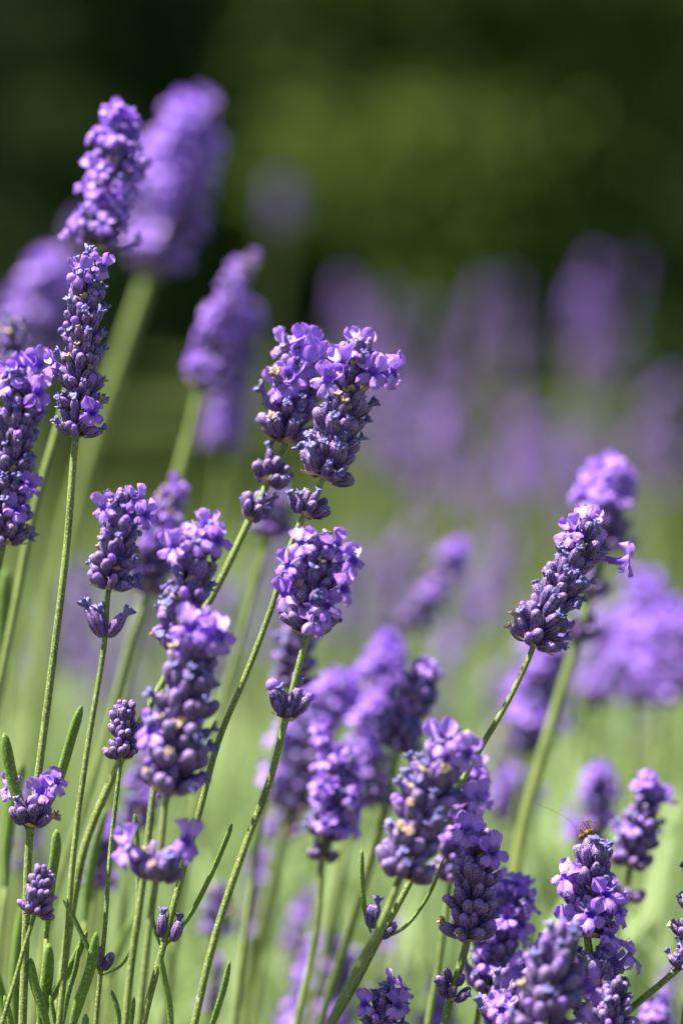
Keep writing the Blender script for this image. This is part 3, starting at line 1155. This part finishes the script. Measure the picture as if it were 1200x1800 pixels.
S("spike cut by right edge of the picture above a slanting bare stem", .80,
  [(1208, 1715), (1205, 1760), (1200, 1812)], [(1208, 1700), (1216, 1620), (1226, 1510)], w=92, th=11, seed=30, top=.0, pb=.0, spacing=10.5, mixw=(.45, .1, .35, .1))
S("flower head just entering at the bottom edge left of centre right", .80,
  [(655, 1850), (645, 1900), (635, 1960)], [(656, 1840), (668, 1795), (686, 1738)], w=98, th=11, seed=31, blossoms=[(700, 1768, 6, 20), (640, 1765, 3, -30)], top=.2, pb=.05)
lavender("slanting stalk crossing the lower right edge, its flower outside the picture", .80, [(1250, 1650), (1205, 1690), (1160, 1730), (1112, 1770), (1060, 1820)],
         [(1250, 1650), (1290, 1600), (1320, 1550)], w=100, th=12, seed=32, name="lavender_stalk")
S("partly visible spike at left edge with broad open blossoms on its shoulder", .822,
  [(5, 960), (-8, 1020), (-40, 1240), (-60, 1500), (-70, 1810)], [(8, 950), (20, 830), (42, 660)], w=118, th=13, seed=33,
  blossoms=[(12, 665, 4, -10), (68, 690, 5, 20), (70, 640, 0, 30), (40, 650, 1, 0)], top=.2, pb=.02, spacing=7, mixw=(.4, .1, .42, .08))
S("soft spike at left edge peeping above the flowering edge spike", .885,
  [(5, 720), (-20, 900), (-60, 1300), (-80, 1810)], [(6, 700), (14, 640), (26, 560)], w=84, th=10, seed=34, top=.05, pb=.0, mixw=(.3, .1, .5, .1))

# --- moderately soft ones behind
S("tallest flowering spike top left, softly blurred, rising above the sharp left stalk", .868,
  [(172, 445), (140, 600), (105, 740), (60, 900), (25, 1080), (-5, 1230), (-60, 1500), (-90, 1810)], [(174, 432), (190, 330), (212, 215)], w=96, th=14, seed=41, top=.45, pb=.3,
  blossoms=[(160, 295, 2, -40), (170, 350, 5, 0), (250, 300, 2, 40), (205, 225, 3, 0)])
S("large blurred spike top left behind the tallest spike, with separate lower whorl", 1.16,
  [(262, 480), (225, 590), (180, 720), (120, 940), (70, 1200), (30, 1500), (10, 1810)], [(282, 400), (305, 300), (345, 200)], w=118, th=24, seed=42, top=.3, pb=.4,
  whorls=[(262, 485, 125, 8, 4, (.6, .2, .2, 0), .5)], merged=True)
S("soft drooping spike with pale tip between top left and central pair", 1.0,
  [(352, 690), (335, 760), (310, 850), (270, 1000), (220, 1200), (180, 1500), (160, 1810)], [(355, 680), (385, 570), (440, 455)], w=60, th=18, seed=43, top=.1, pb=.25,
  merged=True, mixw=(.3, .1, .2, .4))
S("broad violet blur directly behind the soft drooping spike with pale tip", 1.18,
  [(395, 800), (370, 950), (330, 1200), (300, 1500), (290, 1810)], [(395, 790), (410, 680), (440, 550)], w=60, th=12, seed=44, top=.4, pb=0.18, merged=True)
S("soft pinkish spike between short left spike and thick foreground pair", .90,
  [(258, 1050), (230, 1130), (190, 1280), (140, 1440), (90, 1600), (60, 1810)], [(260, 1040), (275, 960), (298, 862)], w=96, th=13, seed=45, top=.1, pb=.08,
  blossoms=[(292, 945, 5, -20)], mixw=(.3, .1, .4, .2))
S("blurred stalk showing a dusky whorl behind and left of the frilly rounded head", .93,
  [(470, 950), (440, 1060), (415, 1150), (360, 1350), (320, 1550), (290, 1810)], [(472, 940), (480, 905), (490, 860)], w=84, th=13, seed=46, top=0, pb=0)
S("soft dusky spike directly behind the bare stem below the frilly head", .895,
  [(510, 1215), (480, 1330), (450, 1500), (410, 1810)], [(512, 1205), (518, 1150), (525, 1085)], w=96, th=10, seed=47, top=.1, pb=0, mixw=(.5, .1, .3, .1))
S("tall soft flower behind the sharp right spike, pink-violet blossoms above it", .925,
  [(1010, 1140), (985, 1220), (955, 1320), (925, 1430), (903, 1550), (880, 1700), (870, 1810)], [(1060, 960), (1065, 905), (1070, 835)], w=112, th=20, seed=48, top=.6, pb=.2,
  whorls=[(1016, 1120, 100, 7, 3, (.6, .2, .2, 0)), (1045, 1040, 90, 7, 3)], blossoms=[(1040, 850, 4, -20), (1095, 865, 4, 20)])
S("large round violet blur at right edge beside the leaning sharp spike", 1.16,
  [(1110, 1250), (1100, 1400), (1080, 1600), (1070, 1810)], [(1112, 1230), (1120, 1150), (1132, 1040)], w=100, th=13, seed=49, top=.5, pb=0.27, merged=True)
S("violet blur at right edge, lower neighbour of the large round blur", 1.12,
  [(1165, 1250), (1150, 1400), (1140, 1600), (1130, 1810)], [(1167, 1230), (1170, 1170), (1180, 1095)], w=110, th=13, seed=50, top=.5, pb=0.27, merged=True)
S("loose violet blur between the leaning sharp spike and right edge blurs", 1.22,
  [(1045, 1260), (1035, 1400), (1020, 1810)], [(1047, 1240), (1055, 1180), (1066, 1090)], w=96, th=12, seed=70, top=.3, pb=.2, merged=True)
S("deep violet blurred spike under the leaning sharp spike at right", 1.06,
  [(925, 1330), (905, 1450), (880, 1600), (860, 1810)], [(927, 1320), (940, 1230), (960, 1135)], w=110, th=12, seed=51, top=.5, pb=0.24, merged=True)
S("small round violet blur between the deep violet spike and the insect spike", 1.1,
  [(900, 1450), (890, 1560), (880, 1810)], [(900, 1445), (905, 1410), (910, 1370)], w=92, th=12, seed=52, top=.2, pb=0.12, merged=True)
S("soft pinkish bud spike with spread lower buds above the insect at right", .872,
  [(1098, 1580), (1085, 1650), (1070, 1810)], [(1108, 1520), (1122, 1460), (1140, 1390)], w=100, th=11, seed=53, top=.15, pb=.05, mixw=(.6, .25, .15, 0),
  whorls=[(1098, 1580, 105, 5, 0, (1, 0, 0, 0))])
S("blurred violet spike left behind the soft pinkish bud spike at right", 1.0,
  [(1035, 1500), (1020, 1600), (1000, 1810)], [(1037, 1490), (1045, 1440), (1055, 1365)], w=84, th=11, seed=54, top=.5, pb=0.21, merged=True)
S("soft lilac spike with pale blue tufts standing right in the middle cluster", .885,
  [(697, 1325), (690, 1360), (678, 1420), (650, 1520), (610, 1650), (560, 1810)], [(698, 1315), (722, 1245), (755, 1165)], w=96, th=15, seed=55, top=.05, pb=.03,
  mixw=(.45, .1, .45, 0), whorls=[(684, 1412, 96, 5, 0, (.7, 0, .3, 0))])
S("soft spike low in middle cluster ending in bright open blossom", .868,
  [(566, 1512), (560, 1600), (548, 1680), (520, 1810)], [(572, 1470), (588, 1400), (602, 1320)], w=98, th=13, seed=56, top=.1, pb=.1, blossoms=[(605, 1450, 5, 10), (560, 1290, 2, -20)],
  whorls=[(567, 1510, 84, 6, 2, (.8, .1, 0, .1))])
S("pale lilac rounded blur crowning the middle cluster", .99,
  [(650, 1290), (620, 1420), (590, 1600), (570, 1810)], [(652, 1280), (665, 1220), (682, 1145)], w=92, th=13, seed=57, top=.7, pb=0.21, merged=True)
S("blurred spike with deep violet blossom leaning left in middle cluster", .965,
  [(505, 1430), (480, 1530), (450, 1660), (420, 1810)], [(507, 1420), (540, 1320), (590, 1215)], w=120, th=14, seed=58, top=.35, pb=0.18, merged=True)
S("blurred spike inside the middle cluster between pale crown and low blossom", .95,
  [(625, 1420), (600, 1520), (570, 1660), (540, 1810)], [(627, 1410), (640, 1340), (655, 1260)], w=110, th=12, seed=59, top=.35, pb=0.18, merged=True)
S("low dark two-lobed whorl blurred under the middle cluster", .99,
  [(500, 1475), (470, 1600), (440, 1810)], [(500, 1470), (500, 1462), (502, 1430)], w=90, th=16, seed=60, top=0, pb=0, merged=True)
S("small blurred spike leaning right in the soft centre right background", 1.08,
  [(722, 1110), (700, 1200), (660, 1400), (640, 1810)], [(724, 1100), (755, 1045), (800, 975)], w=76, th=9, seed=61, top=.2, pb=0.06, merged=True)
S("blurred pinkish spike behind the thin stalk with closed bud spike", .93,
  [(240, 1455), (225, 1560), (200, 1700), (190, 1810)], [(242, 1450), (250, 1400), (256, 1335)], w=80, th=10, seed=62, top=.1, pb=.1)
S("blurred low spike between stems left of the tan withered whorl", .92,
  [(165, 1565), (155, 1650), (145, 1810)], [(166, 1560), (174, 1510), (184, 1455)], w=76, th=9, seed=63, top=.4, pb=.1)
S("dark blurred bud whorl behind the long curving stem at lower left centre", .96,
  [(378, 1650), (370, 1720), (360, 1810)], [(378, 1640), (382, 1600), (386, 1555)], w=76, th=9, seed=64, top=0, pb=0, merged=True)
S("blurred lilac bloom at bottom edge left of centre flower head", 1.0,
  [(560, 1850), (550, 1900), (540, 1960)], [(561, 1840), (568, 1760), (575, 1680)], w=120, th=12, seed=65, top=.5, pb=0.24, merged=True)
S("tiny blurred lilac bloom low behind the long curving stem", .97,
  [(372, 1790), (366, 1830), (360, 1890)], [(372, 1780), (376, 1740), (382, 1690)], w=46, th=8, seed=66, top=.3, pb=0.06, merged=True)
S("blurred spike at bottom edge between centre flower head and dark spike", .98,
  [(765, 1860), (760, 1900), (755, 1960)], [(766, 1850), (770, 1800), (776, 1745)], w=76, th=9, seed=67, top=.3, pb=0.12, merged=True)
S("blurred purple bush of blossoms at left edge above the edge spikes", 1.2,
  [(60, 640), (40, 800), (10, 1100), (0, 1500), (-10, 1810)], [(62, 630), (72, 560), (90, 470)], w=110, th=12, seed=68, top=.5, pb=0.24, merged=True)

for k, (x, y, D, ln, lb) in enumerate([
        (540, 1575, 1.08, .16, "blurred pale green spent stalk leaning right at bottom left of centre"),
        (60, 1380, 1.0, .14, "blurred pale stalk behind the two leaves at lower left"),
        (455, 1500, 1.05, .12, "blurred pale stalk just left of the low dark two-lobed whorl"),
        (1180, 1700, 1.02, .2, "blurred pale stalk at the lower right edge behind slanting stem"),
        (690, 1620, 1.12, .12, "blurred pale stalk between two-bud node and dark upright spike")]):
    far_stalk(at(x, y, D), 0, ln, 900 + k, lb, GR, .8)

# leafy shoots at lower left and elsewhere (single narrow leaves that come up from below the frame)


def shoot(label, D, leaves, stem, th=8, seed=0):
    r = random.Random(seed)
    st = [at(*q, D) for q in stem]
    base = Vector((st[-1].x - .01, st[-1].y, 0))
    t = empty("leafy_shoot", base)
    tag(t, label, "leafy shoot", "leafy green shoots among the stalks")
    line = [Vector((base.x, base.y, -.01))] + list(reversed(st))
    P = spline([p - base for p in line], 6)
    g = Geo()
    v, f, c = tube(P, [th * .5 * D / FPX] * len(P), 12, STEM_PROF)
    g.add(v, f, c)
    link("stem", g.mesh("stem", [M_STEM]), t)
    for pts, w in leaves:
        make_leaf(t, [at(q[0], q[1], D + (q[2] if len(q) > 2 else 0)) for q in pts], w * .5 * D / FPX)


shoot("broad upright leaf behind the tall left stalk, reaching above its neighbours", .815, [([(82, 1650), (88, 1560), (98, 1500), (100, 1458)], 20)], [(82, 1650), (72, 1812)], seed=1)
shoot("two dark short leaves at lower left edge pointing up beside the thick stem", .80,
      [([(92, 1830), (74, 1770), (60, 1725), (54, 1684)], 17), ([(74, 1830, .01), (76, 1770, .01), (84, 1710, .01), (86, 1658, .01)], 24)], [(84, 1830), (80, 1880)], seed=2)
shoot("leaf slanting up to the right across the two leftmost stems", .81, [([(70, 1790), (100, 1740), (130, 1690), (154, 1636)], 17)], [(70, 1790), (62, 1850)], seed=3)
shoot("thick pale green leaf beneath the small two-bud node at lower left", .79, [([(120, 1830), (140, 1760), (160, 1700), (170, 1638)], 21), ([(150, 1850), (151, 1815), (151, 1782)], 14)], [(122, 1830), (118, 1890)], seed=4)
shoot("dark thin leaf hanging between the thick stem pair and long curving stem", .79, [([(304, 1835), (298, 1770), (288, 1715), (280, 1672)], 13)], [(304, 1835), (300, 1890)], seed=5)
shoot("dark leaf with pale tip right of the long curving stem at bottom", .80, [([(362, 1835), (380, 1780), (394, 1735), (404, 1688)], 13)], [(362, 1835), (355, 1890)], seed=6)
shoot("tiny pale leaf tip above the tan withered whorl", .785, [([(244, 1500), (240, 1465), (237, 1430)], 9)], [(244, 1500), (240, 1640), (222, 1812)], th=7, seed=7)
shoot("blurred dark leaf tip rising at left edge of the picture", .90, [([(-20, 1300), (0, 1180), (8, 1080), (12, 1000)], 30)], [(-20, 1300), (-40, 1500), (-60, 1812)], th=12, seed=8)

shoot("thin leaf pair rising between the tall left stalk and short flaring spike", .805, [([(112, 1800), (120, 1750), (134, 1700), (140, 1660)], 10), ([(100, 1830), (96, 1790), (88, 1750)], 9)], [(108, 1820), (104, 1880)], seed=9)
shoot("slightly blurred broad leaf standing behind the small corner bud spike", .86, [([(30, 1830), (28, 1740), (36, 1640), (52, 1560)], 22)], [(30, 1830), (24, 1880)], seed=10)
shoot("slightly blurred upright leaf between short flaring stalk and thin bud stalk", .87, [([(150, 1620), (156, 1550), (170, 1480), (188, 1420)], 18)], [(150, 1620), (130, 1812)], seed=11)
shoot("blurred bluish leaf crossing low between bud node and thick stem pair", .90, [([(190, 1720), (205, 1680), (222, 1640), (240, 1612)], 16)], [(190, 1720), (160, 1812)], seed=12)
shoot("short leaf tip poking up at bottom edge beside slanting leaves", .80, [([(26, 1850), (20, 1800), (8, 1750)], 12)], [(26, 1850), (24, 1900)], seed=13)

shoot("bright narrow leaf leaning left at bottom between thick pair and bud node", .80, [([(214, 1840), (208, 1780), (196, 1740)], 10), ([(222, 1840), (232, 1790), (236, 1752)], 9)], [(216, 1840), (212, 1890)], seed=14)
shoot("slightly blurred bright leaf at bottom left corner leaning outwards", .84, [([(28, 1840), (10, 1780), (-6, 1700)], 16)], [(28, 1840), (26, 1890)], seed=15)
shoot("blurred leaf rising steeply left of the tall left stalk", .88, [([(10, 1560), (14, 1480), (26, 1400), (40, 1340)], 20)], [(10, 1560), (-10, 1812)], seed=16)

# ------------------------------------------------------------------ insect on the tip of the right spike
M_INS = mat_simple("insect_amber", (0.06, 0.03, 0.008), (0.30, 0.18, 0.04), 1600, .4)
M_INL = mat_simple("insect_leg_banded", (0.03, 0.018, 0.008), (0.30, 0.2, 0.08), 1300, .5)


def insect():
    D = .7925
    c = at(1033, 1463, D)
    t = empty("insect", c)
    tag(t, "tiny amber long-legged insect perched on the violet spike tip", "insect")

    def L(x, y, dd=0.0):
        return at(x, y, D + dd) - c
    g = Geo()
    P = spline([L(1043, 1459), L(1036, 1461), L(1029, 1465), L(1024, 1469)], 4)
    n = len(P)
    rad = [max(.12, math.sin(math.pi * (i + .6) / (n + .4))) ** .7 * 1.0 * MM * (1 - .25 * i / n) for i in range(n)]
    v, f, cc = tube(P, rad, 12)
    g.add(v, f, cc)
    link("abdomen", g.mesh("abdomen", [M_INS]), t)
    g = Geo()
    v, f, cc = tube(spline([L(1025, 1468), L(1020, 1471), L(1016, 1475)], 3), [.5 * MM, .75 * MM, .85 * MM, .85 * MM, .75 * MM, .55 * MM, .2 * MM], 10)
    g.add(v, f, cc)
    hd = link("head", g.mesh("head", [M_INS]), t)
    legs = [
        [(1035, 1461, -.001), (1022, 1443, -.002), (1019, 1462, -.003), (1017, 1482, -.003)],
        [(1038, 1460, -.001), (1030, 1442, -.0025), (1024, 1447, -.003), (1022, 1470, -.003)],
        [(1028, 1465, -.001), (1018, 1458, -.002), (1014, 1468, -.002), (1012, 1484, -.002)],
        [(1036, 1461, .001), (1030, 1441, .002), (1052, 1448, .003), (1050, 1462, .003)],
        [(1033, 1462, .001), (1026, 1445, .002), (1044, 1444, .002), (1056, 1452, .003)],
        [(1028, 1466, .001), (1022, 1456, .002), (1026, 1474, .003), (1026, 1486, .003)],
    ]
    for lg in legs:
        g = Geo()
        pts = [L(*q) for q in lg]
        P = []
        for i in range(3):
            for k in range(4):
                P.append(pts[i].lerp(pts[i + 1], k / 4))
        P.append(pts[3])
        v, f, cc = tube(P, [(.19 - .011 * i) * MM for i in range(len(P))], 6)
        g.add(v, f, cc)
        link("leg", g.mesh("leg", [M_INL]), t)
    for an in ([(1016, 1474), (1008, 1450), (985, 1432), (942, 1412)], [(1018, 1472), (1020, 1450), (1026, 1434), (1030, 1420)]):
        g = Geo()
        P = spline([L(*q) for q in an], 6)
        v, f, cc = tube(P, [.07 * MM] * len(P), 5)
        g.add(v, f, cc)
        link("antenna", g.mesh("antenna", [M_INL]), t)


insect()
print("objects", len(bpy.data.objects))
